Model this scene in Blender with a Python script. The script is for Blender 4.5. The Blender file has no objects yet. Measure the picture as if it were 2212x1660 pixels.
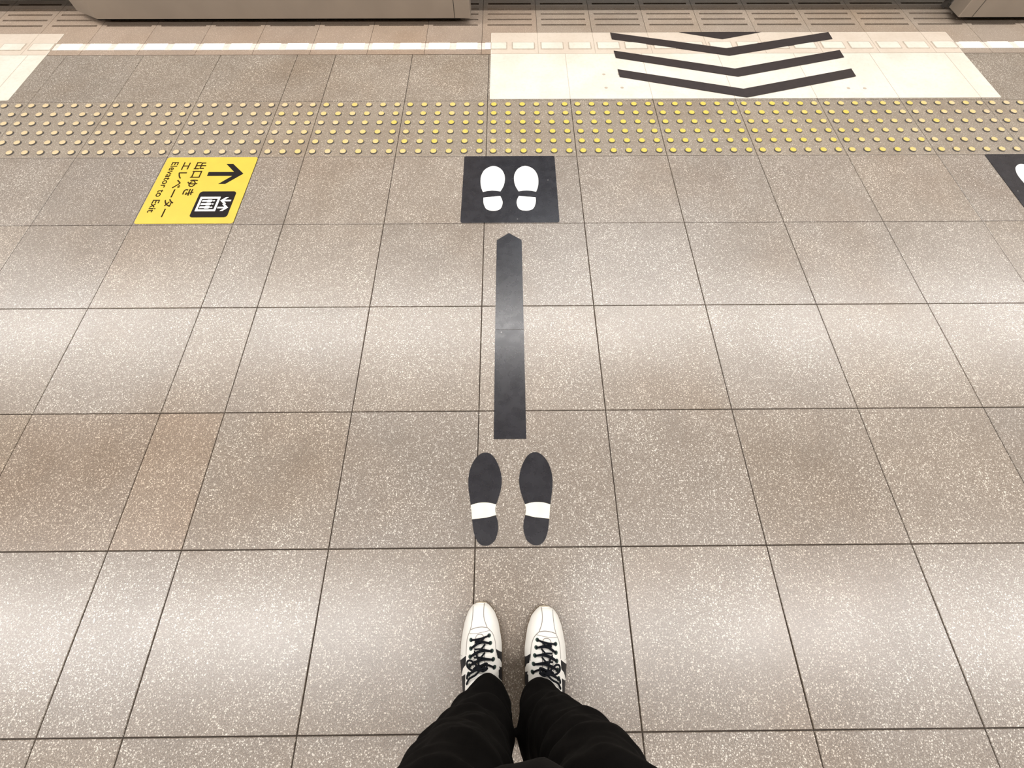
import bpy, math, random
from mathutils import Vector, Matrix, noise
random.seed(7)
C = bpy.context.scene.collection
sc = bpy.context.scene

# ------------------------------------------------------------------ camera
F_PX = 866.228; CX, CY, CZ = 0.098474, -0.053875, 1.183101
PIT, ROLL, YAW = 1.137897, 0.00413, 0.012108
Fv = Vector((math.sin(YAW)*math.cos(PIT), math.cos(YAW)*math.cos(PIT), -math.sin(PIT)))
Rv = Vector((math.cos(YAW), -math.sin(YAW), 0)); Uv = Rv.cross(Fv)
R2 = Rv*math.cos(ROLL)+Uv*math.sin(ROLL); U2 = -Rv*math.sin(ROLL)+Uv*math.cos(ROLL)
cd = bpy.data.cameras.new('camera'); cam = bpy.data.objects.new('camera', cd); C.objects.link(cam)
cam.matrix_world = Matrix(((R2.x, U2.x, -Fv.x, CX), (R2.y, U2.y, -Fv.y, CY), (R2.z, U2.z, -Fv.z, CZ), (0, 0, 0, 1)))
cd.sensor_fit = 'HORIZONTAL'; cd.sensor_width = 36; cd.lens = F_PX/2212*36
cd.clip_start = 0.01; cd.clip_end = 60
sc.camera = cam

# ------------------------------------------------------------------ light
w = bpy.data.worlds.new('world'); sc.world = w; w.use_nodes = True
w.node_tree.nodes['Background'].inputs[0].default_value = (1.0, 0.97, 0.94, 1)
w.node_tree.nodes['Background'].inputs[1].default_value = 0.18
sc.view_settings.view_transform = 'Standard'; sc.view_settings.look = 'None'
sc.view_settings.exposure = 0.05; sc.view_settings.gamma = 1; sc.view_settings.use_curve_mapping = False

def strip_light(name, y, z, width, length, power, x=.1, col=(1, .975, .955)):
    l = bpy.data.lights.new(name, 'AREA'); l.shape = 'RECTANGLE'; l.size = length; l.size_y = width
    l.energy = power; l.color = col
    o = bpy.data.objects.new(name, l); C.objects.link(o); o.location = (x, y, z)
    return o
LIGHTS = [('edge_lamp_light', 2.40, 2.60, .14, 16, 300), ('platform_lamp_light', -0.50, 2.60, .14, 16, 285, .1, (1, .968, .952)), ('track_lamp_light', 3.45, 2.60, .16, 2.2, 15, 1.35, (.86, .93, 1))]
for a in LIGHTS: strip_light(*a)

# ------------------------------------------------------------------ materials
def srgb(r, g, b):
    f = lambda c: (c/255/12.92) if c/255 <= .04045 else ((c/255+.055)/1.055)**2.4
    return (f(r), f(g), f(b), 1)
class NT:
    def __init__(s, name):
        s.m = bpy.data.materials.new(name); s.m.use_nodes = True; s.t = s.m.node_tree
        s.b = s.t.nodes['Principled BSDF']
    def n(s, typ, ins=None, **kw):
        nd = s.t.nodes.new(typ)
        for k, v in kw.items(): setattr(nd, k, v)
        for k, v in (ins or {}).items():
            if hasattr(v, 'is_linked') or isinstance(v, bpy.types.NodeSocket): s.t.links.new(v, nd.inputs[k])
            else: nd.inputs[k].default_value = v
        return nd
    def set(s, k, v):
        if isinstance(v, bpy.types.NodeSocket): s.t.links.new(v, s.b.inputs[k])
        else: s.b.inputs[k].default_value = v
    def math(s, op, a, b=0.0, c=0.0, clamp=False):
        nd = s.n('ShaderNodeMath', {0: a, 1: b, 2: c}, operation=op); nd.use_clamp = clamp; return nd.outputs[0]
    def mix(s, f, a, b, mode='MIX'):
        nd = s.n('ShaderNodeMix', data_type='RGBA', blend_type=mode)
        for i, v in ((0, f), (6, a), (7, b)):
            if isinstance(v, bpy.types.NodeSocket): s.t.links.new(v, nd.inputs[i])
            else: nd.inputs[i].default_value = v
        return nd.outputs[2]
    def mr(s, v, a, b, c=0., d=1.):
        return s.n('ShaderNodeMapRange', {0: v, 1: a, 2: b, 3: c, 4: d}).outputs[0]
    def pos(s): return s.n('ShaderNodeNewGeometry').outputs['Position']
    def noise(s, sc_, det=3., vec=None, rough=.5):
        return s.n('ShaderNodeTexNoise', {'Vector': vec if vec else s.pos(), 'Scale': sc_, 'Detail': det, 'Roughness': rough}).outputs[0]
    def bump(s, h, st, dist=.001):
        s.set('Normal', s.n('ShaderNodeBump', {'Height': h, 'Strength': st, 'Distance': dist}).outputs[0])

def simple(name, col, rough=.5, metal=0., nz=0.0, scale=30, spec=.5, bump=0.0):
    t = NT(name); t.set('Roughness', rough); t.set('Metallic', metal); t.set('Specular IOR Level', spec)
    if nz:
        f = t.noise(scale, 4.)
        c0 = tuple(c*(1-nz) for c in col[:3])+(1,); c1 = tuple(min(1, c*(1+nz)) for c in col[:3])+(1,)
        t.set('Base Color', t.mix(t.mr(f, .3, .7), c0, c1))
    else: t.set('Base Color', col)
    if bump: t.bump(t.noise(scale*4, 3.), bump)
    return t.m

def terrazzo(name, base, chip, dark, scale=255., rough=.325, dens=.72, brown=.5):
    t = NT(name); P0 = t.pos()
    at = t.n('ShaderNodeAttribute', attribute_name='tint')
    wob = t.n('ShaderNodeTexNoise', {'Vector': P0, 'Scale': 260., 'Detail': 2.}).outputs['Color']
    P = t.n('ShaderNodeVectorMath', {0: P0, 1: t.n('ShaderNodeVectorMath', {0: wob, 'Scale': .0045}, operation='SCALE').outputs[0]}, operation='ADD').outputs[0]
    vis = t.mr(t.noise(4.5, 3., rough=.6), .35, .65, .55, 1.)     # patches where the polish hides the chips
    def layer(sc_, dens_, s0, s1):
        v = t.n('ShaderNodeTexVoronoi', {'Vector': P, 'Scale': sc_, 'Randomness': 1.})
        c_ = t.n('ShaderNodeSeparateColor', {0: v.outputs['Color']})
        size = t.mr(c_.outputs[1], 0., 1., s0, s1)
        edge = t.math('MULTIPLY', t.math('SUBTRACT', size, v.outputs['Distance']), 9., clamp=True)
        return c_, t.math('MULTIPLY', t.math('GREATER_THAN', c_.outputs[0], 1-dens_), edge), v
    r1, m1, v1 = layer(scale, dens, .15, .55)
    r2, m2, v2 = layer(scale*1.9, .62, .25, .62)
    r4, m4, v4 = layer(scale*.62, .13, .12, .42)
    m3 = t.math('MULTIPLY', t.math('GREATER_THAN', r2.outputs[1], .80), t.math('LESS_THAN', v2.outputs['Distance'], .42))
    b1 = t.mix(t.mr(t.noise(330., 3.), .35, .65), tuple(c*.66 for c in base[:3])+(1,), tuple(c*1.18 for c in base[:3])+(1,))
    c = t.mix(t.math('MULTIPLY', m2, t.math('MULTIPLY', vis, t.mr(r2.outputs[2], 0, 1, .15, .60))), b1, chip)
    c = t.mix(t.math('MULTIPLY', m1, t.math('MULTIPLY', vis, t.mr(r1.outputs[2], 0, 1, .2, 1.))), c, chip)
    c = t.mix(t.math('MULTIPLY', m4, t.mr(r4.outputs[2], 0, 1, .4, .9)), c, chip)
    c = t.mix(t.math('MULTIPLY', m3, .55), c, dark)
    c = t.mix(1.0, c, at.outputs['Color'], 'MULTIPLY')
    # broad wear and brownish dirt blotches
    dirt = t.mr(t.noise(1.6, 3., rough=.6), .48, .72, 0., brown)
    c = t.mix(dirt, c, t.mix(1., c, (.80, .68, .55, 1), 'MULTIPLY'))
    pat = t.mr(t.noise(7., 4., rough=.6), .3, .7, .93, 1.05)
    c = t.mix(1., c, t.n('ShaderNodeCombineColor', {0: pat, 1: pat, 2: pat}).outputs[0], 'MULTIPLY')
    t.set('Base Color', c)
    t.set('Roughness', t.mr(t.noise(2.5, 3.), .3, .7, rough-.02, rough+.04)); t.set('Specular IOR Level', 1.)
    t.bump(t.noise(300., 2.), .06)
    return t.m

M = {}
M['tile'] = terrazzo('terrazzo', (.232, .191, .152, 1), (.90, .84, .74, 1), (.13, .095, .07, 1))
M['tact'] = terrazzo('tactile_stone', (.245, .20, .15, 1), (.76, .69, .58, 1), (.08, .06, .05, 1), scale=270., dens=.45, rough=.42)
M['cope'] = terrazzo('coping_stone', (.33, .265, .205, 1), (.66, .57, .48, 1), (.16, .12, .09, 1), scale=300., dens=.4, rough=.45)
M['grout'] = simple('grout', (.055, .042, .032, 1), .9, nz=.4, scale=8)
M['slot'] = simple('slot_rubber', (.012, .010, .010, 1), .8, spec=.1)
M['line'] = simple('line_paint_white', (.93, .91, .87, 1), .45, nz=.03, scale=60)
M['gap'] = simple('line_paint_worn', (.68, .60, .53, 1), .55, nz=.12, scale=60)
def filmmat(name, col, k=1.):
    t = NT(name); g = t.mr(t.noise(55., 5., rough=.75), .47, .75, 0., .45*k); h = t.mr(t.noise(6., 3.), .42, .62, 0., .30*k)
    c = t.mix(g, col, tuple(a*b for a, b in zip(col[:3], (.74, .68, .60)))+(1,))
    c = t.mix(h, c, tuple(a*b for a, b in zip(col[:3], (.80, .74, .68)))+(1,))
    t.set('Base Color', c); t.set('Roughness', .45); return t.m
M['film'] = filmmat('cream_floor_film', (.70, .655, .57, 1)); M['filmtan'] = filmmat('film_over_stone', (.61, .53, .44, 1), .8)
M['filmline'] = simple('film_grimy_crease', (.42, .35, .275, 1), .55, nz=.15, scale=60)
M['chev'] = simple('chevron_black', (.030, .022, .021, 1), .5, nz=.15, scale=40, spec=.35)
def vinylmat():
    t = NT('black_vinyl'); P = t.pos()
    c = t.mix(t.mr(t.noise(22., 4.), .3, .7), (.0140, .0140, .018, 1), (.0215, .0215, .027, 1))
    sm = t.mr(t.noise(9., 6., rough=.8), .58, .75, 0., .18)
    c = t.mix(sm, c, (.05, .047, .045, 1))
    v = t.n('ShaderNodeTexVoronoi', {'Vector': P, 'Scale': 16.})
    c = t.mix(t.math('MULTIPLY', t.math('LESS_THAN', v.outputs['Distance'], .028), .8), c, (.5, .48, .45, 1))
    t.set('Base Color', c); t.set('Roughness', t.mr(t.noise(30., 4.), .3, .7, .24, .31)); t.set('Specular IOR Level', .65)
    t.bump(t.noise(90., 3.), .03); return t.m
M['vinyl'] = vinylmat()
M['vwhite'] = simple('vinyl_white', (.93, .92, .87, 1), .4, nz=.02, scale=40)
M['vcream'] = simple('vinyl_cream', (.86, .80, .64, 1), .45, nz=.05, scale=30)
M['yellow'] = simple('sign_yellow', (.62, .465, .055, 1), .42, nz=.04, scale=20)
M['ink'] = simple('sign_ink', (.014, .011, .011, 1), .5, spec=.1)
M['inkbrown'] = simple('sign_lettering_ink', (.03, .015, .005, 1), .5, spec=.08)
M['steel'] = simple('casing_steel', (.30, .25, .20, 1), .42, .25, nz=.06, scale=6)
M['steel2'] = simple('casing_edge_steel', (.42, .36, .30, 1), .4, .25, nz=.05, scale=6)
M['seam'] = simple('seam_dark', (.03, .025, .02, 1), .7)
M['door'] = simple('door_leaf', (.22, .20, .18, 1), .4, .3)
M['leather'] = simple('white_leather', (.86, .84, .78, 1), .38, nz=.02, scale=60, bump=.05)
M['leather2'] = simple('white_leather_facing', (.80, .79, .75, 1), .4, nz=.02, scale=60)
M['bleather'] = simple('black_leather', (.009, .009, .011, 1), .5, spec=.3, nz=.15, scale=50)
M['stitch'] = simple('stitch_grey', (.30, .27, .24, 1), .8)
M['lace'] = simple('lace_black', (.006, .007, .010, 1), .8, spec=.15)
M['eyelet'] = simple('eyelet_dark_green', (.035, .06, .05, 1), .35, .6)
M['sole'] = simple('sole_brown', (.14, .10, .06, 1), .6)
M['toescuff'] = simple('toe_scuff', (.70, .62, .48, 1), .6, nz=.2, scale=120)
M['cloth'] = simple('black_cotton', (.0042, .0037, .0034, 1), .9, nz=.15, scale=90, spec=.08, bump=.2)
M['coat'] = simple('black_coat_cloth', (.008, .0075, .007, 1), .9, nz=.12, scale=90, spec=.1, bump=.2)
M['skin'] = simple('skin', (.62, .40, .29, 1), .5, nz=.04, scale=30)
M['hair'] = simple('hair_black', (.012, .010, .009, 1), .5, nz=.3, scale=200)
M['eye'] = simple('eye_white', (.85, .84, .82, 1), .2)
M['phone'] = simple('phone_black', (.02, .02, .022, 1), .25)
M['ceil'] = simple('ceiling_panel', (.62, .60, .57, 1), .8, nz=.03, scale=2)
M['wall'] = simple('wall_panel', (.55, .52, .48, 1), .6, nz=.04, scale=2)
M['trackbed'] = simple('track_bed', (.05, .045, .04, 1), .9, nz=.3, scale=6)
M['housing'] = simple('lamp_housing', (.75, .74, .72, 1), .5)

def tubemat():
    t = NT('lamp_tube'); t.set('Base Color', (.9, .9, .9, 1)); t.set('Emission Color', (1, .97, .93, 1)); t.set('Emission Strength', 3.0); return t.m
M['tube'] = tubemat()

def studmat():
    t = NT('stud_yellow'); P = t.pos()
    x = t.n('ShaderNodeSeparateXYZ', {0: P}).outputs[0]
    paleness = t.math('ADD', t.math('ABSOLUTE', t.math('SUBTRACT', x, .75)), t.mr(t.noise(14., 2.), .3, .7, -.55, .55))  # stud tops turn paler away from the strip's middle, broken up by noise
    pale_f = t.mr(paleness, .55, 1.9)
    c = t.mix(pale_f, (.62, .485, .085, 1), (.60, .475, .28, 1))
    c = t.mix(t.mr(t.noise(120., 3.), .55, .75, 0., .35), c, (.45, .33, .16, 1))
    t.set('Base Color', c); t.set('Roughness', .4); return t.m
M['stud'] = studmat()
M['rim'] = simple('stud_rim_dark', (.075, .066, .06, 1), .6)

# ------------------------------------------------------------------ mesh helpers
class MB:
    def __init__(s): s.v = []; s.f = []; s.mi = []; s.tint = []
    def add(s, vs, fs, mi=0, tint=None):
        b = len(s.v); s.v += [tuple(p) for p in vs]
        for f in fs: s.f.append([b+i for i in f]); s.mi.append(mi); s.tint.append(tint)
    def box(s, x0, x1, y0, y1, z0, z1, mi=0, bev=0., tint=None):
        if bev <= 0:
            v = [(x, y, z) for z in (z0, z1) for y in (y0, y1) for x in (x0, x1)]
            s.add(v, [(0, 2, 3, 1), (4, 5, 7, 6), (0, 1, 5, 4), (1, 3, 7, 5), (3, 2, 6, 7), (2, 0, 4, 6)], mi, tint)
        else:
            b = bev; v = []
            for z, i in ((z0, 0), (z1-b, 0), (z1, b)):
                v += [(x0+i, y0+i, z), (x1-i, y0+i, z), (x1-i, y1-i, z), (x0+i, y1-i, z)]
            f = [(3, 2, 1, 0), (8, 9, 10, 11)]
            for r in (0, 4):
                for k in range(4): f.append((r+k, r+(k+1) % 4, r+4+(k+1) % 4, r+4+k))
            s.add(v, f, mi, tint)
    def prism(s, pts, z0, z1, mi=0):
        n = len(pts)
        A = sum(pts[i][0]*pts[(i+1) % n][1]-pts[(i+1) % n][0]*pts[i][1] for i in range(n))
        if A < 0: pts = pts[::-1]
        s.add([(x, y, z0) for x, y in pts]+[(x, y, z1) for x, y in pts],
              [tuple(range(n-1, -1, -1)), tuple(range(n, 2*n))]+[(i, (i+1) % n, n+(i+1) % n, n+i) for i in range(n)], mi)
    def tube(s, pts, r, mi=0, seg=6, flat=1.):
        pts = [Vector(p) for p in pts]; n = len(pts); vs = []
        for i, p in enumerate(pts):
            t = (pts[min(i+1, n-1)]-pts[max(i-1, 0)]).normalized()
            up = Vector((0, 0, 1)) if abs(t.z) < .9 else Vector((1, 0, 0))
            a = t.cross(up).normalized(); b = a.cross(t)
            rr = r[i] if isinstance(r, (list, tuple)) else r
            for k in range(seg):
                q = 2*math.pi*k/seg; vs.append(p+a*math.cos(q)*rr+b*math.sin(q)*rr*flat)
        fs = [tuple(range(seg-1, -1, -1)), tuple(range((n-1)*seg, n*seg))]
        for i in range(n-1):
            for k in range(seg): fs.append((i*seg+k, i*seg+(k+1) % seg, (i+1)*seg+(k+1) % seg, (i+1)*seg+k))
        s.add(vs, fs, mi)
    def loft(s, rings, mi=0, cap=True):
        n = len(rings[0]); vs = [p for r in rings for p in r]; fs = []
        for i in range(len(rings)-1):
            for k in range(n): fs.append((i*n+k, i*n+(k+1) % n, (i+1)*n+(k+1) % n, (i+1)*n+k))
        if cap: fs += [tuple(range(n-1, -1, -1)), tuple(range((len(rings)-1)*n, len(rings)*n))]
        s.add(vs, fs, mi)
    def sphere(s, c, r, mi=0, seg=16, rings=10):
        if not isinstance(r, tuple): r = (r, r, r)
        R = []
        for i in range(rings+1):
            a = -math.pi/2+math.pi*i/rings; a = max(min(a, 1.5), -1.5)
            R.append([(c[0]+r[0]*math.cos(a)*math.cos(2*math.pi*k/seg), c[1]+r[1]*math.cos(a)*math.sin(2*math.pi*k/seg), c[2]+r[2]*math.sin(a)) for k in range(seg)])
        s.loft(R, mi)
    def build(s, name, mats, parent=None, smooth=False, **kw):
        me = bpy.data.meshes.new(name); me.from_pydata(s.v, [], s.f)
        for m in (mats if isinstance(mats, (list, tuple)) else [mats]): me.materials.append(m)
        me.polygons.foreach_set('material_index', s.mi)
        if any(t is not None for t in s.tint):
            ca = me.color_attributes.new('tint', 'FLOAT_COLOR', 'CORNER'); d = []
            for p in me.polygons: d += list((s.tint[p.index] or (1, 1, 1))+(1,))*p.loop_total
            ca.data.foreach_set('color', d)
        if smooth: me.polygons.foreach_set('use_smooth', [True]*len(me.polygons))
        me.update(); o = bpy.data.objects.new(name, me); C.objects.link(o)
        if parent: o.parent = parent
        for k, v in kw.items(): o[k] = v
        return o
def empty(name, loc, **kw):
    o = bpy.data.objects.new(name, None); o.empty_display_size = .05; C.objects.link(o); o.location = loc
    for k, v in kw.items(): o[k] = v
    return o
def spline(P, n=8, closed=True):
    out = []; N = len(P)
    for i in range(N if closed else N-1):
        g = lambda k: Vector(P[k % N]) if closed else Vector(P[max(0, min(N-1, k))])
        a, b, c, d = g(i-1), g(i), g(i+1), g(i+2)
        for k in range(n):
            t = k/n
            out.append(.5*((2*b)+(c-a)*t+(2*a-5*b+4*c-d)*t*t+(3*b-a-3*c+d)*t**3))
    if not closed: out.append(Vector(P[-1]))
    return [tuple(p) for p in out]
def rrect(x0, x1, y0, y1, r, n=6):
    out = []
    for cx, cy, a0 in ((x1-r, y1-r, 0), (x0+r, y1-r, 90), (x0+r, y0+r, 180), (x1-r, y0+r, 270)):
        for k in range(n+1):
            a = math.radians(a0+90*k/n); out.append((cx+r*math.cos(a), cy+r*math.sin(a)))
    return out
def evaluated(o, name):
    dg = bpy.context.evaluated_depsgraph_get(); dg.update()
    me = bpy.data.meshes.new_from_object(o.evaluated_get(dg)); me.name = name
    return me

# ------------------------------------------------------------------ floor tiles
cols = []                      # (x0,x1)
x = -1.0
while x > -9: cols.append((x-.4, x)); x -= .4
cols.append((-1.0, -.8)); x = -.8
while x < 9: cols.append((x, x+.4)); x += .4
cols.sort()
G = .0014
def tint(v=.05):
    b = 1+random.uniform(-v, v); h = random.uniform(-.012, .018)
    return (b*(1+h), b, b*(1-h*1.5))
fl = MB(); fl.box(-9.2, 9.2, -7, 2.4, -.06, -.004, 1)
warm = {(-1.0, 0): (1.02, .93, .84), (-1.4, 0): (.93, .87, .81), (-1.8, 0): (.93, .87, .79)}
TACT0, TACT1 = -3.4, 3.6
for j in range(-17, 6):
    y0 = j*.4; y1 = y0+.4
    for (x0, x1) in cols:
        if j == 4 and x0 > TACT0-.01 and x1 < TACT1+.01: continue
        tn = tint(.045)
        if j == 5: tn = tuple(a*b for a, b in zip(tn, (1.0, 1.0, .98)))
        if j == 0 or j == -1 and abs(x0) < .9: pass
        for (wx, wj), wc in warm.items():
            if abs(x0-wx) < .01 and j == wj: tn = wc
        fl.box(x0+G, x1-G, y0+G, y1-G, -.03, 0, 0, bev=.0012, tint=tn)
fl.build('floor', [M['tile'], M['grout']], kind='structure', label='speckled terrazzo station platform floor of square tiles with thin dark joints')

# ------------------------------------------------------------------ tactile tiles with studs
labels = {
 -3.4: None, -3.0: None,
 -2.6: 'studded grey tactile tile at the left edge of the frame, mostly cut off',
 -2.2: 'studded grey tactile tile second from the left edge of the frame',
 -1.8: 'studded grey tactile tile just left of the one above the yellow elevator sign',
 -1.4: 'studded grey tactile tile directly above the yellow elevator sign',
 -1.0: 'narrow half-width studded tactile tile, right of the tile above the yellow sign',
 -.8: 'studded grey tactile tile just right of the narrow half-width one',
 -.4: 'studded grey tactile tile touching the upper left corner of the black footprint mat',
 0.: 'studded tactile tile between the black footprint mat and the cream chevron sheet corner',
 .4: 'studded tactile tile one tile right of the black footprint mat, left of the chevrons',
 .8: 'studded tactile tile below the left half of the lowest black chevron',
 1.2: 'studded tactile tile directly below the pointed tip of the lowest chevron',
 1.6: 'studded tactile tile below the right ends of the chevrons',
 2.0: 'studded tactile tile above the corner of the cut-off black mat on the right',
 2.4: 'studded grey tactile tile at the right edge of the frame under the cream sheet corner'}
def stud_mesh():
    b = MB(); n = 18
    ring = lambda r, z: [(r*math.cos(2*math.pi*k/n), r*math.sin(2*math.pi*k/n), z) for k in range(n)]
    b.loft([ring(.0195, -.001), ring(.0192, .0008), ring(.0166, .0012)], 1, cap=False)
    b.loft([ring(.0166, .0011), ring(.0160, .0035)], 1, cap=False)
    b.loft([ring(.0160, .0030), ring(.0146, .0047), ring(.0120, .0052), ring(.004, .0054)], 0)
    return b
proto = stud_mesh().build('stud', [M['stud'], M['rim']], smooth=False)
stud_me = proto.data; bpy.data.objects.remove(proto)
for (x0, x1) in cols:
    if not (x0 > TACT0-.01 and x1 < TACT1+.01): continue
    key = min(labels, key=lambda k: abs(k-x0)); lab = labels[key] if abs(key-x0) < .01 else None
    if lab is None:
        lab = 'studded grey tactile tile in the warning strip beyond the %s edge of the photo' % ('left' if x0 < 0 else 'right')
    t = empty('tactile_tile', ((x0+x1)/2, 1.8, 0), label=lab, category='floor tile', group='studded tactile tiles of the warning strip')
    b = MB(); wd = x1-x0; tn = tint(.05)
    b.box(-wd/2+G, wd/2-G, -.2+G, .2-G, -.03, 0, 0, bev=.0012, tint=tn)
    b.build('slab', [M['tact']], t)
    nc = 3 if wd < .3 else 6; px = wd/nc if nc == 3 else .0677
    for i in range(nc):
        for j in range(6):
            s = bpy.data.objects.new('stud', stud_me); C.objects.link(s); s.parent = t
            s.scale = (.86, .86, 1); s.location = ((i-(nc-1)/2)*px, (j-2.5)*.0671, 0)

# ------------------------------------------------------------------ coping at the platform edge
cp = MB(); cp.box(-9.2, 9.2, 2.4, 3.22, -.3, -.030, 2)
SL = [2.688, 2.746, 2.804, 2.861, 2.918, 2.975, 3.033]; SW = .0075
k = -31
while k < 31:
    x0 = -.04+.3*k; x1 = x0+.3; tn = tint(.05); g = .0011
    if x0 < .2: tn = tuple(a*b for a, b in zip(tn, (1.0, .95, .92)))
    cp.box(x0+g, x1-g, 2.4+G, SL[0]-SW, -.030, 0, 0, tint=tn)
    cp.box(x0+g, x0+.027, SL[0]-SW, 3.22, -.030, 0, 0, tint=tn)
    cp.box(x1-.026, x1-g, SL[0]-SW, 3.22, -.030, 0, 0, tint=tn)
    for i, s_ in enumerate(SL):
        e = SL[i+1]-SW if i+1 < len(SL) else 3.22
        cp.box(x0+.027, x1-.026, s_+SW, e, -.030, 0, 0, tint=tn)
    k += 1
cp.build('trim_1', [M['cope'], M['grout'], M['slot']], kind='structure', label='stone platform edge coping with rows of narrow dark slots')

# white dashed line let into the coping
for A0, A1, lab in ((-2.2645, .0485, 'white dashed line of inset blocks on the coping, left of the large cream sheet'),
                    (2.5465, 4.4, 'white dashed line of inset blocks on the coping, right of the large cream sheet')):
    mid = (A0+A1)/2
    wl = empty('edge_line', (-.04+mid, 2.475, 0), label=lab, category='floor line')
    b = MB()
    for k in range(-12, 16):
        a0 = max(.3*k+.001, A0); a1 = min(.3*k+.299, A1)
        if a1-a0 > .004: b.box(a0-mid, a1-mid, -.030, .030, -.003, .0006, 0)
    b.build('worn_paint', [M['gap']], wl)
    for k in range(-12, 16):
        for off in (.019, .166):
            a = max(.3*k+off, A0); c = min(.3*k+off+.112, A1)
            if c-a > .012:
                blk = MB(); h = (c-a)/2; blk.box(-h, h, -.030, .030, -.002, .0026, 0, bev=.001)
                blk.build('line_block', [M['line']], wl).location = ((a+c)/2-mid, 0, 0)

# ------------------------------------------------------------------ cream sheets with chevrons
def sheet(x0, lab):
    t = empty('boarding_sheet', (x0+1.245, 2.306, 0), label=lab, category='floor sticker', group='cream boarding sheets with chevrons')
    W = 1.245; Y0, Y1 = -.295, .297
    b = MB(); b.prism(rrect(-W, W, Y0, Y1, .006), .0003, .0016, 0)
    b.build('film', [M['film']], t)
    # film pressed over the coping, the joints and the blocks of the line
    b = MB(); b.box(-W+.003, W-.003, .094, Y1-.002, .0016, .0018, 0)
    o = b.build('film_over_coping', [M['filmtan']], t)
    c = MB(); c.box(-W+.003, W-.003, .0925, .0955, .0018, .0020)
    k0 = math.ceil((x0+.04)/.3)
    for k in range(k0, k0+9):
        xx = -.04+.3*k-(x0+W)
        if -W < xx < W: c.box(xx-.0015, xx+.0015, .094, Y1-.003, .0018, .0020)
    for k in range(int((x0-.0)/.4)-1, int((x0+2.5)/.4)+2):
        xx = .4*k-(x0+W)
        if -W+.02 < xx < W-.02: c.box(xx-.0012, xx+.0012, Y0+.002, .092, .0016, .0018)
    c.build('crease', [M['filmline']], t)
    for k in range(k0-1, k0+9):
        for off in (.019, .166):
            xa = -.04+.3*k+off-(x0+W); xb = xa+.112
            xa = max(xa, -W+.002); xb = min(xb, W-.002)
            if xb-xa < .02: continue
            q = MB(); q.prism(rrect(xa-.006, xb+.006, .133, .205, .006), .0018, .00195, 1)
            q.prism(rrect(xa, xb, .139, .199, .004), .0018, .0034, 0)
            q.build('embossed_block', [M['film'], M['filmline']], t)
    # chevrons: apex towards the waiting passengers
    cx = 1.257-.01-1.245
    for i, (ye, ya) in enumerate(((2.2535, 2.0840), (2.4230, 2.2560), (2.5990, 2.4430), (None, None))):
        H = .0675
        if ye is not None:
            e, a = ye-2.306, ya-2.306
            P = [(cx-.597, e-H), (cx, a-H-.002), (cx+.595, e-H), (cx+.595, e), (cx, a), (cx-.600, e)]
            P[0] = (cx-.597, e-H+.002)
        else:
            yt = Y1-.001; P = [(cx-.225, yt), (cx, 2.532-2.306), (cx+.228, yt)]
        q = MB()
        # segmented so the strip lies over the embossed blocks
        q.prism(P[:2]+P[4:] if ye is not None else P, .0036, .0042)
        if ye is not None: q.prism([P[1], P[2], P[3], P[4]], .0036, .0042)
        q.build('chevron', [M['chev']], t)
    d = MB()
    for (xx, yy) in ((.583, 2.213), (.662, 2.213), (.583, 2.100), (.662, 2.100), (1.78, 2.09), (1.86, 2.088)):
        d.prism([(xx-x0*0-1.255+.009*math.cos(a*.7854), yy-2.306+.008*math.sin(a*.7854)) for a in range(8)], .0016, .0019)
    d.build('grimy_spot', [M['filmline']], t)
    return t
sheet(.010, 'large cream rectangular floor sheet with four black chevrons near the platform edge')
sheet(-4.795, 'cream floor sheet cut off at the upper left edge of the photo')

# ------------------------------------------------------------------ stickers
UP = [(.0319,1.534),(.062,1.519),(.0785,1.488),(.0828,1.452),(.078,1.413),(.0643,1.3777)]
UPB = [(.046,1.3815),(.030,1.383),(.010,1.3805),(-.0087,1.3748)]
UPL = [(-.0165,1.402),(-.0205,1.440),(-.017,1.478),(-.001,1.514)]
HE = [(.0632,1.3512),(.0705,1.332),(.0733,1.310),(.067,1.282),(.051,1.2685),(.0257,1.2675),(.0075,1.277),(-.002,1.298),(-.0057,1.320),(-.0057,1.3417)]
def open_sp(P, n=6): return spline(P, n, closed=False)
def mat(x0, lab):
    cx = x0+.1975
    t = empty('footprint_mat', (cx, 1.4005, 0), label=lab, category='floor sticker', group='black floor mats with white footprints')
    MB_ = MB(); MB_.prism(rrect(-.1975, .1985, -.198, .198, .009), .0002, .0016)
    MB_.build('backing', [M['vinyl']], t)
    upper = open_sp([UPB[-1]]+UPL+UP)+UPB[:3]
    heel = open_sp(HE)
    for m in (0, 1):
        for nm, poly in (('sole_print', upper), ('heel_print', heel)):
            P = [((x-.1025), y-1.4005) for x, y in poly]
            if m: P = [(-(x)-.0007, y) for x, y in P]
            q = MB(); q.prism(P, .0016, .0021); q.build(nm, [M['vwhite']], t)
    return t
mat(-.095, 'square black floor mat with two white footprints in the centre, above the long black arrow')
mat(2.207, 'black footprint mat cut off by the right edge of the photo')

t = empty('guide_arrow', (.098, .7, 0), label='long narrow black floor strip with a pointed arrow tip, between mat and black footprints', category='floor sticker')
b = MB()
b.prism([(-.0500, -.3925), (.0490, -.3925), (.0497, -.0015), (-.0497, -.0015)][:], .0002, .0016)
b.build('lower_strip', [M['vinyl']], t)
b = MB(); b.prism([(-.0497, .0), (.0497, .0), (.0497, .410), (.0, .4465), (-.0470, .4095)], .0002, .0016)
b.build('pointed_strip', [M['vinyl']], t)

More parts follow.
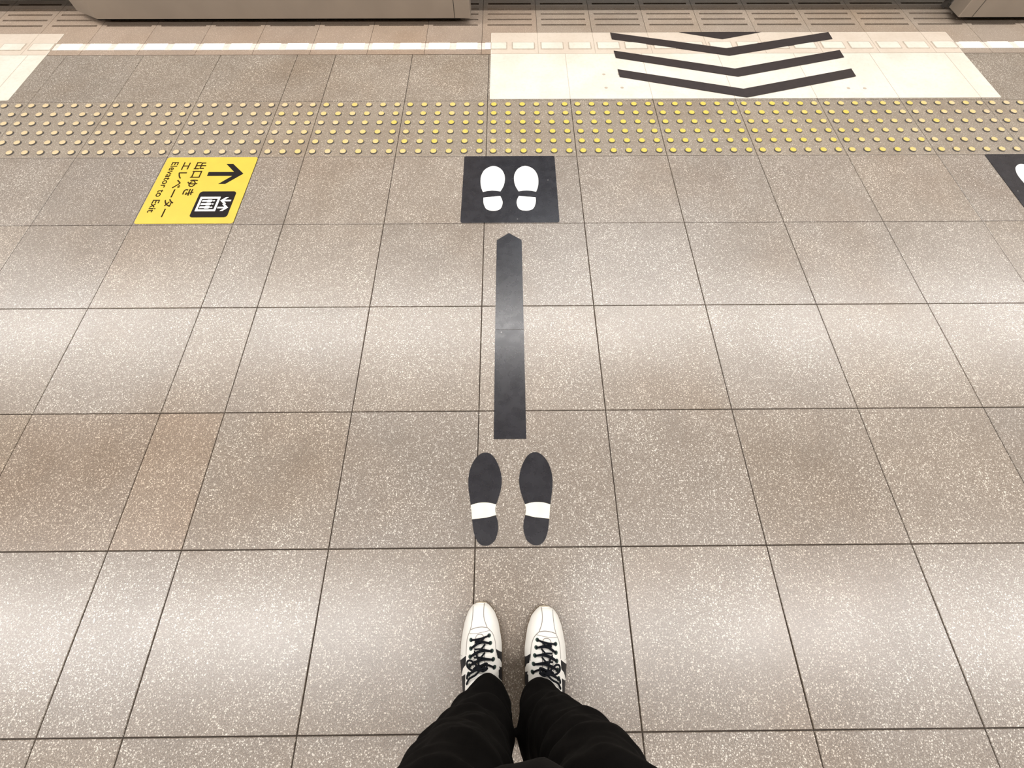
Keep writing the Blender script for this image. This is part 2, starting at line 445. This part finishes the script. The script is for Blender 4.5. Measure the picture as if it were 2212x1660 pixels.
FT = [(.0236,.2658),(.0425,.2585),(.0575,.2375),(.0680,.2110),(.0725,.1840),(.0700,.1560),(.0620,.1290),(.0560,.1120),(.0545,.1000),(.0570,.0840),(.0620,.0640),(.0620,.0430),(.0545,.0195),(.0410,.0080),(.0290,.0050),(.0150,.0080),(.0035,.0200),(-.0045,.0400),(-.0090,.0650),(-.0130,.0950),(-.0175,.1250),(-.0235,.1600),(-.0250,.1880),(-.0210,.2150),(-.0110,.2400),(.0050,.2590)]
BD = open_sp([(-.0155,.1129),(.0040,.1185),(.0243,.1198),(.0410,.1180),(.0568,.1140)], 4)+[(.0545,.1035),(.0546,.0960),(.0568,.0850)]+[(.030,.0785),(-.0105,.0744)]+[(-.0130,.0950)]
for m in (0, 1):
    cx = .0240 if not m else .1718
    s = -1 if m else 1
    t = empty('footprint_sticker', (cx, .135, 0), category='floor sticker', group='black shoe sole stickers',
              label=('right' if m else 'left')+' of the two black shoe-sole floor stickers with a cream band')
    b = MB(); b.prism([(s*(x-.024), y-.135) for x, y in spline(FT, 4)], .0002, .0016); b.build('sole_shape', [M['vinyl']], t)
    b = MB(); b.prism([(s*(x-.024), y-.135) for x, y in BD], .0016, .0021); b.build('cream_band', [M['vcream']], t)

# ------------------------------------------------------------------ yellow sign (local u to the right, v up = platform +x)
SX, SY, SS = -1.393, 1.598, .393
t = empty('elevator_sign', (SX+SS/2, SY-SS/2, 0), category='floor sign',
          label='square yellow floor sign with black arrow, elevator pictogram and Japanese and English lettering')
def sp(u, v): return ((v-.5)*SS, -(u-.5)*SS)
def poly(b, P, z0=.0016, z1=.0020, mi=0): b.prism([sp(*p) for p in P], z0, z1, mi)
b = MB(); b.prism(rrect(-SS/2, SS/2, -SS/2, SS/2, .010), .0002, .0016); b.build('panel', [M['yellow']], t)
b = MB()
poly(b, [(.240, .525), (.303, .525), (.303, .800), (.428, .683), (.428, .758), (.268, .910), (.110, .755), (.110, .680), (.240, .800)])
b.build('arrow', [M['ink']], t)
b = MB(); poly(b, rrect(.541, .917, .530, .915, .035)); pic = b.build('pictogram_panel', [M['ink']], t)
z0, z1 = .0020, .0024
b = MB()
for r in ((.623, .832, .561, .584), (.623, .832, .748, .771), (.623, .651, .584, .748), (.804, .832, .584, .748)):
    poly(b, [(r[0], r[2]), (r[1], r[2]), (r[1], r[3]), (r[0], r[3])], z0, z1)
b.build('car_frame', [M['vwhite']], pic)
for u in (.681, .7275, .775):
    b = MB()
    poly(b, [(u+.0095*math.cos(a*.5236), .716+.0115*math.sin(a*.5236)) for a in range(12)], z0, z1)
    poly(b, [(u-.010, .700), (u-.018, .688), (u-.019, .655), (u-.012, .640), (u-.013, .594), (u-.002, .594), (u, .635), (u+.002, .594), (u+.013, .594), (u+.012, .640), (u+.019, .655), (u+.018, .688), (u+.010, .700)], z0, z1)
    b.build('passenger_symbol', [M['vwhite']], pic)
for u, a, e, sg_ in ((.678, .893, .781, -1), (.780, .781, .892, 1)):
    b = MB(); h = .011
    poly(b, [(u-h, a), (u+h, a), (u+h, e-sg_*.03), (u-h, e-sg_*.034)], z0, z1)
    poly(b, [(u, e), (u+.046, e-sg_*.062), (u+.046, e-sg_*.034-.0*sg_), (u, e+sg_*.0)][:1]+[(u+.048, e-sg_*.046), (u+.048, e-sg_*.075), (u, e-sg_*.032), (u-.048, e-sg_*.075), (u-.048, e-sg_*.046)], z0, z1+.0001)
    b.build('direction_arrow', [M['vwhite']], pic)
def lettering(name, text, u0, u1, v0, v1, bold):
    cu = bpy.data.curves.new(name, 'FONT'); cu.body = text; cu.size = 1; cu.offset = bold; cu.resolution_u = 3; cu.fill_mode = 'FRONT'
    o = bpy.data.objects.new(name, cu); C.objects.link(o)
    me = evaluated(o, name); bpy.data.objects.remove(o)
    xs = [p.co.x for p in me.vertices]; ys = [p.co.y for p in me.vertices]
    X0, X1, Y0, Y1 = min(xs), max(xs), min(ys), max(ys)
    for p in me.vertices:
        u = u0+(p.co.x-X0)/(X1-X0)*(u1-u0); v = v0+(p.co.y-Y0)/(Y1-Y0)*(v1-v0)
        a, c = sp(u, v); p.co = (a, c, .0019)
    # give the print a little thickness
    import bmesh
    bm = bmesh.new(); bm.from_mesh(me)
    bmesh.ops.recalc_face_normals(bm, faces=bm.faces)
    r = bmesh.ops.extrude_face_region(bm, geom=bm.faces[:])
    for g in r['geom']:
        if isinstance(g, bmesh.types.BMVert): g.co.z = .0022
    bmesh.ops.recalc_face_normals(bm, faces=bm.faces); bm.to_mesh(me); bm.free()
    me.materials.clear(); me.materials.append(M['inkbrown'])
    q = bpy.data.objects.new(name, me); C.objects.link(q); q.parent = t
    return q
lettering('japanese_lettering', '出口ゆき', .082, .603, .345, .465, .014)
lettering('japanese_lettering', 'エレベーター', .082, .910, .200, .300, .014)
lettering('english_lettering', 'Elevator to Exit', .080, .845, .076, .150, .008)

# ------------------------------------------------------------------ platform door casings
def casing(x0, x1, lab, chamfer_left, seam_x):
    ZB = .030; yF = 2.689; yM = 2.798; yB = 2.93; H = 1.28
    t = empty('platform_door_casing', ((x0+x1)/2, 2.87, 0), label=lab, category='platform door', group='platform screen door casings')
    ox, oy = (x0+x1)/2, 2.87
    def L(P): return [(x-ox, y-oy) for x, y in P]
    cl = .15 if chamfer_left else .004
    b = MB()
    P = [(x0+cl, yF), (x1-.004, yF), (x1, yF+.004), (x1, yM), (x0+.0, yM), (x0, yF+(.09 if chamfer_left else .004))]
    b.prism(L(P), ZB, H); b.build('front_panel', [M['steel']], t)
    b = MB()
    b.prism(L([(x0+.03, yM), (x1-.03, yM), (x1-.03, yB), (x0+.03, yB)]), ZB, H-.02); b.build('leaf_housing', [M['door']], t)
    b = MB(); b.prism(L([(x0+.1, yF+.06), (x1-.06, yF+.06), (x1-.06, yB-.02), (x0+.1, yB-.02)]), 0, ZB); b.build('plinth', [M['seam']], t)
    b = MB()
    for sx in seam_x: b.prism(L([(sx-.0016, yF-.0006), (sx+.0016, yF-.0006), (sx+.0016, yF+.002), (sx-.0016, yF+.002)]), ZB+.001, H-.001)
    b.build('panel_seam', [M['seam']], t)
    b = MB(); b.prism(L([(x0-.0+cl, yF-.005), (x1, yF-.005), (x1, yB), (x0, yB), (x0, yM)]), H, H+.03); b.build('top_cap', [M['steel2']], t)
    return t
casing(-2.288, -.104, 'long beige-grey steel platform door casing along the top left edge', True, (-.190,))
casing(2.583, 4.77, 'beige-grey steel platform door casing at the top right corner', False, (2.658,))
casing(-7.16, -4.97, 'platform door casing further along the platform beyond the left edge', True, (-5.06,))
# closed sliding leaves between casings
for xa, xb in ((-4.99, -2.27), (-.13, 2.61)):
    mid = (xa+xb)/2
    for q, (a, c) in enumerate(((xa, mid-.003), (mid+.003, xb))):
        side = ('left' if q == 0 else 'right')
        where = 'closing the doorway between the two casings' if xa > -1 else 'in the doorway left of the long casing'
        t = empty('platform_door_leaf', ((a+c)/2, 2.870, 0), label='%s sliding platform door leaf %s' % (side, where), category='platform door', group='sliding platform door leaves')
        b = MB(); h = (c-a)/2
        b.box(-h, h, -.034, .040, .053, .50); b.build('lower_panel', [M['door']], t)
        b = MB(); b.box(-h, h, -.02, .02, 1.18, 1.25); b.box(-h, -h+.06, -.02, .02, .5, 1.18); b.box(h-.06, h, -.02, .02, .5, 1.18); b.build('window_frame', [M['door']], t)
        g = NT('door_glass'); g.set('Transmission Weight', 1.); g.set('Roughness', .02); g.set('Base Color', (.9, .95, .95, 1))
        b = MB(); b.box(-h+.06, h-.06, -.005, .005, .5, 1.18); b.build('window_pane', [g.m], t)
        sg = -1 if q == 0 else 1; b = MB(); b.box(*sorted((sg*h, sg*(h-.006))), -.015, .015, 0, .054); b.build('floor_guide', [M['door']], t)

# ------------------------------------------------------------------ shoes
WL = [(0,.0),(.002,.012),(.0074,.024),(.022,.035),(.045,.043),(.068,.0472),(.085,.0495),(.12,.0505),(.15,.046),(.19,.040),(.25,.036),(.272,.028),(.285,.0)]
WM = [(0,.0),(.002,.010),(.0077,.0185),(.0227,.0325),(.046,.0425),(.0735,.048),(.0911,.051),(.1085,.0515),(.137,.0512),(.16,.0525),(.19,.049),(.25,.039),(.272,.028),(.285,0)]
HH = [(0,0),(.002,.011),(.008,.020),(.03,.034),(.06,.043),(.09,.053),(.12,.066),(.15,.082),(.18,.094),(.21,.100),(.25,.095),(.275,.08),(.285,.05)]
def ip(T, x):
    if x <= T[0][0]: return T[0][1]
    for (a, b), (c, d) in zip(T, T[1:]):
        if x <= c: return b+(d-b)*(x-a)/(c-a)
    return T[-1][1]
def smooth_ip(T, x, h=.004): return (ip(T, x-h)+2*ip(T, x)+ip(T, x+h))/4 if h < x < .285-h else ip(T, x)
def pexp(d): return .72+.45*min(max((d-.05)/.08, 0), 1)
def surf(u, d):
    w_ = max(ip(WM if u > 0 else WL, d), 1e-4); c = min(abs(u)/w_, 1)**(1/pexp(d))
    return .012+ip(HH, d)*max(1-c*c, 0)**.5
def make_shoe(parent, tip, mir, lab):
    root = None
    def W(u, d, z): return (tip[0]+mir*u, tip[1]-d, z)
    def S(u, d, off=.0): return W(u, d, surf(u, d)+off)
    ds = [.285*(.5-.5*math.cos(math.pi*i/360)) for i in range(361)]
    ds = sorted([d for d in ds if not .09 < d < .20][::3]+[.09+.0004*i for i in range(276)]+[.0, .285])
    ds = [d for i, d in enumerate(ds) if i == 0 or d-ds[i-1] > 1e-5]; N = 210; grid = []
    for d in ds:
        row = []
        for k in range(N+1):
            th = math.pi*k/N; c, s_ = math.cos(th), math.sin(th)
            wd = smooth_ip(WM if c > 0 else WL, d)
            u = math.copysign(abs(c)**pexp(d), c)*wd
            row.append((u, d, .012+smooth_ip(HH, d)*max(s_, 0)))
        grid.append(row)
    def black(u, d, z):
        a = abs(u)
        if u > 0:
            fb = .0375+.22*max(d-.098, 0) if d < .14 else .0445
            edge = .098+.80*(a-.038); f = ip([(.0375, .114), (.047, .1204), (.0507, .130), (.053, .142)], a); d2 = .1326+.95*(a-.044)
            heel = .150+1.66*max(a-.0423, 0)
        else:
            fb = .0320-.02*max(d-.11, 0)
            edge = .1095+.85*(a-.0325); f = ip([(.030, .125), (.0384, .1350), (.0410, .143), (.043, .151)], a); d2 = .1421+.9*(a-.0301)
            heel = .20
        if d < edge or a < fb: return False
        if f < d < d2: return False
        if d > heel and z > .016: return False
        return True
    up = MB(); bl = MB(); ft = MB()
    for i in range(len(ds)-1):
        for k in range(N):
            q = [grid[i][k], grid[i][k+1], grid[i+1][k+1], grid[i+1][k]]
            cu = sum(p[0] for p in q)/4; cdd = sum(p[1] for p in q)/4; cz = sum(p[2] for p in q)/4
            tgt = bl if black(cu, cdd, cz) else up
            if cdd < .0035 and cz > .012 and abs(cu) < .016: mi = 1
            else: mi = 0
            tgt.add([W(*p) for p in q], [(0, 1, 2, 3)] if mir > 0 else [(3, 2, 1, 0)], mi if tgt is up else 0)
    def weld(o):
        import bmesh
        bm = bmesh.new(); bm.from_mesh(o.data); bmesh.ops.remove_doubles(bm, verts=bm.verts, dist=2e-5)
        bmesh.ops.recalc_face_normals(bm, faces=bm.faces)
        bm.to_mesh(o.data); bm.free(); o.data.polygons.foreach_set('use_smooth', [True]*len(o.data.polygons)); return o
    shoe = weld(up.build('shoe', [M['leather'], M['toescuff']], parent, label=lab))
    weld(bl.build('side_panel', [M['bleather']], shoe, label='black side panel'))
    # sole
    b = MB(); out = []
    dd = [.285*(.5-.5*math.cos(math.pi*i/40)) for i in range(41)]
    ring = [(smooth_ip(WM, d)+.0012, d) for d in dd]+[(-smooth_ip(WL, d)-.0012, d) for d in dd[::-1]]
    P = [(tip[0]+mir*u, tip[1]-d) for u, d in ring]; b.prism(P, 0, .0125); b.build('sole', [M['sole']], shoe, label='brown leather sole edge')
    # seams
    b = MB()
    def seam(P, r=.0009, n=8): b.tube([S(u, d, .0001) for u, d in spline(P, n, closed=False)], r, seg=5)
    seam([(.0072, .0035), (.0062, .014), (.0065, .026), (.0090, .038), (.016, .0536)])
    seam([(.016, .0536), (.0282, .065), (.0351, .0812), (.0373, .098), (.0385, .112)])
    seam([(-.0215, .010), (-.0205, .024), (-.0215, .042), (-.0245, .058), (-.0307, .0736), (-.0324, .0913), (-.0322, .108)])
    seam([(-.0245, .0585), (-.0130, .0545), (.0025, .0525), (.016, .0540)])
    seam([(-.0262, .066), (-.010, .0655), (.0057, .0629), (.0225, .0600)], .0006)
    seam([(-.0495, .113), (-.0420, .1125)], .0004)
    b.build('stitched_seam', [M['stitch']], shoe)
    # throat opening / tongue outline
    b = MB()
    b.tube([S(u, d, .0003) for u, d in spline([(-.0120, .128), (-.0125, .100), (-.0120, .080), (-.0085, .0695), (-.0010, .0668), (.0065, .0690), (.0095, .080), (.0115, .105), (.0130, .128)], 6, closed=False)], .0008, seg=5)
    b.tube([S(u, d, .0003) for u, d in [(-.004, .098), (-.003, .112), (-.002, .128)]], .0009, seg=5)
    b.build('tongue_edge', [M['stitch']], shoe)
    # eyelets
    EM = [(.0212, .0700), (.0245, .0850), (.0283, .1005), (.0318, .1168), (.0348, .1321)]
    EL = [(-.0218, .0785), (-.0212, .0950), (-.0218, .1105), (-.0225, .1270), (-.0230, .1420)]
    for (u, d) in EM+EL:
        q = MB(); n = 14
        for r0, r1, m_ in ((.0022, .0044, 0),):
            for k in range(n):
                a0 = 2*math.pi*k/n; a1 = 2*math.pi*(k+1)/n
                f = lambda r, a, o_: S(u+r*math.cos(a), d+r*math.sin(a), o_)
                q.add([f(r0, a0, .0002), f(r1, a0, .0002), f(r1, a1, .0002), f(r0, a1, .0002), f((r0+r1)/2, a0, .0014), f((r0+r1)/2, a1, .0014)],
                      [(1, 2, 5, 4), (4, 5, 3, 0)])
        q.add([S(u+.0024*math.cos(2*math.pi*k/n), d+.0024*math.sin(2*math.pi*k/n), .0004) for k in range(n)], [tuple(range(n))])
        weld(q.build('eyelet', [M['eyelet']], shoe))
    # laces
    b = MB()
    def lace(P, lift=.0035, r=.0021, ends=.0012):
        Q = spline([(u, d, 0) for u, d in P], 8, closed=False); n = len(Q); pts = []
        for i, (u, d, _) in enumerate(Q):
            s_ = math.sin(math.pi*i/(n-1)); pts.append(S(u, d, ends+(lift-ends)*s_**.5))
        b.tube(pts, r, seg=7, flat=.6)
    lace([EL[0], (0., .0755), EM[0]])
    for i in range(1, 4):
        lace([EL[i], (-.008, EL[i][1]-.009), (.0095, EM[i-1][1]+.0125)], .0035)
        lace([EM[i], (.010, EM[i][1]-.002), (-.011, EL[i-1][1]+.0045+.004*(i > 1))], .0052)
    lace([EL[4], (-.010, .1335), (.008, .1275)], .004); lace([EM[4], (.018, .1245), (-.008, .1265)], .005)
    lace([(-.012, .100), (-.004, .110), (.001, .128)], .005)
    # bow knot: two loops and two ends, a mass in front of the hem
    for i in range(0, 3):
        lace([(.0125, EM[i][1]+.002), (-.004, EL[i][1]+.006), EL[i+1]], .0065, .0019)
        lace([(-.0115, EL[i][1]+.001), (.004, EM[i][1]+.010), EM[i+1]], .0045, .0017)
    for P in ([(-.002, .127), (-.018, .1165), (-.027, .1185), (-.026, .128), (-.013, .133), (.0, .129)],
              [(-.002, .128), (.010, .1225), (.0185, .1215), (.017, .129), (.006, .131)],
              [(-.004, .130), (-.014, .136), (-.0245, .142), (-.026, .150)],
              [(.004, .131), (-.006, .140), (-.020, .148), (-.0265, .160)],
              [(-.012, .131), (-.004, .126), (.006, .130), (.014, .1265)],
              [(-.010, .134), (.0, .131), (.010, .134), (.020, .131)]):
        lace(P, .009, .0022, .004)
    b.sphere(S(0, .130, .006), (.0065, .005, .004), seg=10, rings=6)
    b.build('laces', [M['lace']], shoe, smooth=True, label='black shoelaces tied in a bow')
    return shoe

# ------------------------------------------------------------------ person
person = empty('person', (.105, -.30, 0), category='person',
               label='standing person in black trousers and black coat with white lace-up shoes, seen from above')
person.location = (0, 0, 0)
make_shoe(person, (.023, -.128), 1, 'white leather lace-up shoe with black side panel, left foot')
make_shoe(person, (.181, -.138), -1, 'white leather lace-up shoe with black side panel, right foot')

def ell(cx, cy, z, rx, ry, n=28, p=1.0, tilt=0.):
    return [(cx+rx*math.copysign(abs(math.cos(2*math.pi*k/n))**p, math.cos(2*math.pi*k/n)),
             cy+ry*math.copysign(abs(math.sin(2*math.pi*k/n))**p, math.sin(2*math.pi*k/n)), z+tilt*math.sin(2*math.pi*k/n)) for k in range(n)]
def voxel_union(b, name, mat_, parent, vox, smooth_it=6, disp=None, label=None):
    o = b.build(name, [mat_])
    m = o.modifiers.new('r', 'REMESH'); m.mode = 'VOXEL'; m.voxel_size = vox
    m = o.modifiers.new('s', 'SMOOTH'); m.iterations = smooth_it; m.factor = .5
    me = evaluated(o, name); bpy.data.objects.remove(o)
    me.materials.clear(); me.materials.append(mat_)
    if disp:
        ns = [v.normal.copy() for v in me.vertices]
        for v, n_ in zip(me.vertices, ns): v.co += n_*disp(v.co, n_)
    me.polygons.foreach_set('use_smooth', [True]*len(me.polygons)); me.update()
    q = bpy.data.objects.new(name, me); C.objects.link(q); q.parent = parent
    if label: q['label'] = label
    return q
LEG_L = [(.072,.040,-.343,.050,.074,.012),(.10,.040,-.344,.053,.080,.010),(.16,.034,-.350,.067,.076,0),(.24,.027,-.350,.072,.073,0),(.32,.022,-.345,.074,.075,0),(.42,.019,-.338,.079,.081,0),(.50,.017,-.333,.080,.086,0),(.58,.008,-.338,.086,.088,0),(.68,.006,-.345,.087,.092,0),(.80,.018,-.352,.088,.100,0),(.90,.04,-.36,.085,.105,0)]
LEG_R = [(.072,.168,-.349,.050,.073,.012),(.10,.168,-.349,.053,.078,.010),(.16,.175,-.354,.065,.075,0),(.24,.195,-.351,.067,.073,0),(.32,.209,-.346,.066,.074,0),(.42,.216,-.340,.070,.080,0),(.50,.213,-.335,.076,.087,0),(.58,.212,-.339,.080,.088,0),(.68,.208,-.346,.087,.092,0),(.80,.192,-.352,.088,.100,0),(.90,.17,-.36,.085,.105,0)]
b = MB()
for LEG in (LEG_L, LEG_R): b.loft([ell(cx, cy, z, rx, ry, tilt=tl) for z, cx, cy, rx, ry, tl in LEG])
b.loft([ell(.105, -.36, z, rx, ry) for z, rx, ry in ((.80, .13, .09), (.86, .172, .108), (.95, .17, .11), (1.02, .155, .10))])
def wr(co, n_):
    f = 0
    ang = math.atan2(co.y+.34, co.x-(.03 if co.x < .105 else .18))
    f += .0045*math.sin(co.z*58+2.2*math.sin(ang*1.0+co.z*7)+(0 if co.x < .105 else 1.7))*(.4+.6*noise.noise(Vector((co.x*9, co.y*9, co.z*6))))
    f += .009*noise.noise(Vector((co.x*13, co.y*13, co.z*20)))
    f += .004*noise.noise(Vector((co.x*34, co.y*34, co.z*45)))
    return f
voxel_union(b, 'trousers', M['cloth'], person, .0055, 5, wr, 'loose black cotton trousers')

b = MB()
b.loft([ell(.105, -.350, z, rx, ry, 40, .9, tl) for z, rx, ry, tl in ((.685, .185, .127, -.006), (.72, .188, .126, -.004), (.80, .190, .122, 0), (.95, .180, .115, 0), (1.08, .168, .112, 0), (1.22, .182, .118, 0), (1.34, .195, .112, 0), (1.41, .165, .085, 0), (1.45, .08, .065, 0), (1.475, .062, .06, 0))])
def limb(b, P, seg=16): b.tube([p[:3] for p in P], [p[3] for p in P], seg=seg)
for s in (-1, 1):
    limb(b, [(.105+s*.13, -.36, 1.385, .062), (.105+s*.19, -.36, 1.36, .064), (.105+s*.225, -.355, 1.24, .056), (.105+s*.245, -.34, 1.125, .050), (.105+s*.205, -.255, 1.155, .045), (.105+s*.150, -.170, 1.185, .038)])
def wc(co, n_):
    g = .007*math.exp(-((co.x-.130)/.020)**2) if co.y > -.28 and co.z < .76 else 0
    return g+.006*noise.noise(Vector((co.x*8, co.y*8, co.z*11)))+.003*noise.noise(Vector((co.x*25, co.y*25, co.z*30)))
voxel_union(b, 'coat', M['coat'], person, .008, 5, wc, 'black coat whose front hem shows at the bottom edge')

# body: head, neck, torso and hands as one surface
b = MB()
hz = 1.60; hc = Vector((.105, -.315, hz))
prof = [(-.125, .010, .02, .020), (-.118, .030, .035, .018), (-.100, .050, .062, .012), (-.07, .062, .082, .004), (-.03, .071, .095, .0), (.01, .076, .100, -.004), (.05, .076, .098, -.008), (.085, .064, .082, -.010), (.108, .038, .05, -.012), (.116, .01, .014, -.012)]
b.loft([ell(hc.x, hc.y+dy, hc.z+dz, rx, ry, 28) for dz, rx, ry, dy in prof])
b.tube([(.105, -.365, 1.36), (.105, -.350, 1.45), (.105, -.335, 1.53)], [.058, .054, .056], seg=18)
b.loft([ell(.105, -.355, z, rx, ry) for z, rx, ry in ((.85, .15, .09), (1.0, .14, .09), (1.2, .155, .095), (1.35, .165, .085), (1.42, .09, .06))])
b.tube([(hc.x, hc.y+.088, hc.z+.012), (hc.x, hc.y+.103, hc.z-.014), (hc.x, hc.y+.110, hc.z-.030), (hc.x, hc.y+.094, hc.z-.040)], [.007, .009, .012, .009], seg=10)
b.tube([(hc.x-.022, hc.y+.086, hc.z-.062), (hc.x, hc.y+.094, hc.z-.061), (hc.x+.022, hc.y+.086, hc.z-.062)], [.004, .007, .004], seg=8)
for s in (-1, 1):
    b.sphere((hc.x+s*.078, hc.y-.010, hc.z-.012), (.010, .018, .032), seg=12, rings=8)
    b.tube([(hc.x+s*.014, hc.y+.092, hc.z+.024), (hc.x+s*.034, hc.y+.090, hc.z+.028), (hc.x+s*.052, hc.y+.074, hc.z+.020)], [.005, .006, .004], seg=8)
# hands around the phone
B0 = Vector((CX, CY, CZ))
def pl(a, c, d): return B0+R2*a+U2*c-Fv*d       # a right, c up along phone, d behind the lens plane
for s in (-1, 1):
    wrist = Vector((.105+s*.150, -.170, 1.185)); palm = pl(.012+s*.118, -.050, .034)
    b.tube([wrist-(palm-wrist)*.6, wrist, wrist*.5+palm*.5, palm, pl(.012+s*.105, -.030, .034)], [.026, .025, .029, .031, .022], seg=14)
    for k, (c0, ln) in enumerate(((.020, 1.0), (.000, 1.1), (-.020, 1.02), (-.038, .85))):
        a = .012+s*.108
        b.tube([pl(a, c0-.012, .034), pl(a-s*.012, c0, .020), pl(a-s*(.012+.016*ln), c0+.002, .014), pl(a-s*(.012+.032*ln), c0+.003, .0155), pl(a-s*(.012+.042*ln), c0+.003, .018)], [.0105, .0095, .0088, .0082, .0068], seg=10)
    b.tube([pl(.012+s*.112, -.052, .048), pl(.012+s*.104, -.030, .052), pl(.012+s*.088, -.012, .046), pl(.012+s*.076, .002, .042)], [.014, .012, .0105, .008], seg=10)
voxel_union(b, 'body', M['skin'], person, .0036, 3, None, 'head, neck and bare hands')
b = MB()
b.loft([ell(hc.x, hc.y+dy, hc.z+dz, rx, ry, 28) for dz, rx, ry, dy in ((-.055, .062, .055, -.050), (-.02, .080, .075, -.035), (.03, .086, .088, -.026), (.065, .084, .100, -.014), (.095, .072, .090, -.014), (.118, .045, .058, -.014), (.127, .012, .016, -.014))])
voxel_union(b, 'hair', M['hair'], person, .006, 3, lambda co, n_: .004*noise.noise(Vector((co.x*60, co.y*30, co.z*20))), 'short black hair')
for s in (-1, 1):
    b = MB(); b.sphere((hc.x+s*.032, hc.y+.084, hc.z+.006), .0115, seg=14, rings=8); b.build('eye', [M['eye']], person, smooth=True)

# phone held in both hands, its lens just above the view point
ph = empty('smartphone', (0, 0, 0), category='phone', label='black smartphone held level in both hands at chest height')
b = MB()
def pbox(b, a0, a1, c0, c1, d0, d1, r=.01, mi=0):
    P = rrect(a0, a1, c0, c1, r); n = len(P)
    b.add([pl(a, c, d1) for a, c in P]+[pl(a, c, d0) for a, c in P], [tuple(range(n-1, -1, -1)), tuple(range(n, 2*n))]+[(i, (i+1) % n, n+(i+1) % n, n+i) for i in range(n)], mi)
pbox(b, -.064, .088, -.058, .018, .026, .034); b.build('phone_body', [M['phone']], ph)
b = MB(); pbox(b, -.061, .085, -.055, .015, .034, .0345, .009); b.build('screen', [M['seam']], ph)

for root, base in ((person, Vector((.105, -.30, 0))), (ph, Vector((CX, CY-.02, CZ)))):
    root.location = base
    for ch in [o for o in C.objects if o.parent == root]: ch.location = ch.location-base

# ------------------------------------------------------------------ the hall around
b = MB(); b.box(-9.2, 9.2, -7, 6.2, 2.80, 2.9); b.build('ceiling', [M['ceil']], kind='structure', label='pale grey station ceiling')
b = MB(); b.box(-9.2, 9.2, -7.1, -7, 0, 2.8); b.build('wall_back', [M['wall']], kind='structure', label='pale platform back wall')
b = MB(); b.box(-9.2, 9.2, 6.2, 6.3, -1.3, 2.8); b.build('wall_track', [M['wall']], kind='structure', label='wall on the far side of the track')
b = MB(); b.box(-9.3, -9.2, -7, 6.2, -1.3, 2.8); b.build('wall_left', [M['wall']], kind='structure', label='end wall far to the left')
b = MB(); b.box(9.2, 9.3, -7, 6.2, -1.3, 2.8); b.build('wall_right', [M['wall']], kind='structure', label='end wall far to the right')
b = MB(); b.box(-9.2, 9.2, 3.22, 6.2, -1.4, -1.3); b.box(-9.2, 9.2, 3.2, 3.24, -1.3, -.3); b.build('trim_2', [M['trackbed']], kind='structure', label='dark track bed below the platform edge')
for nm, y, z, wd, ln, pw, *xc in LIGHTS:
    t = empty('strip_lamp', (xc[0] if xc else .1, y, z+.02), category='ceiling lamp', label='row of tubes in a white ceiling lamp %s' % ('over the track' if y > 3 else 'over the platform edge' if y > 1 else 'over the waiting person'))
    b = MB(); b.box(-ln/2, ln/2, -wd*.7, wd*.7, .03, .18); b.build('housing', [M['housing']], t)
    b = MB(); b.tube([(-ln/2, 0, .012), (ln/2, 0, .012)], .016, seg=10); b.build('tube', [M['tube']], t)
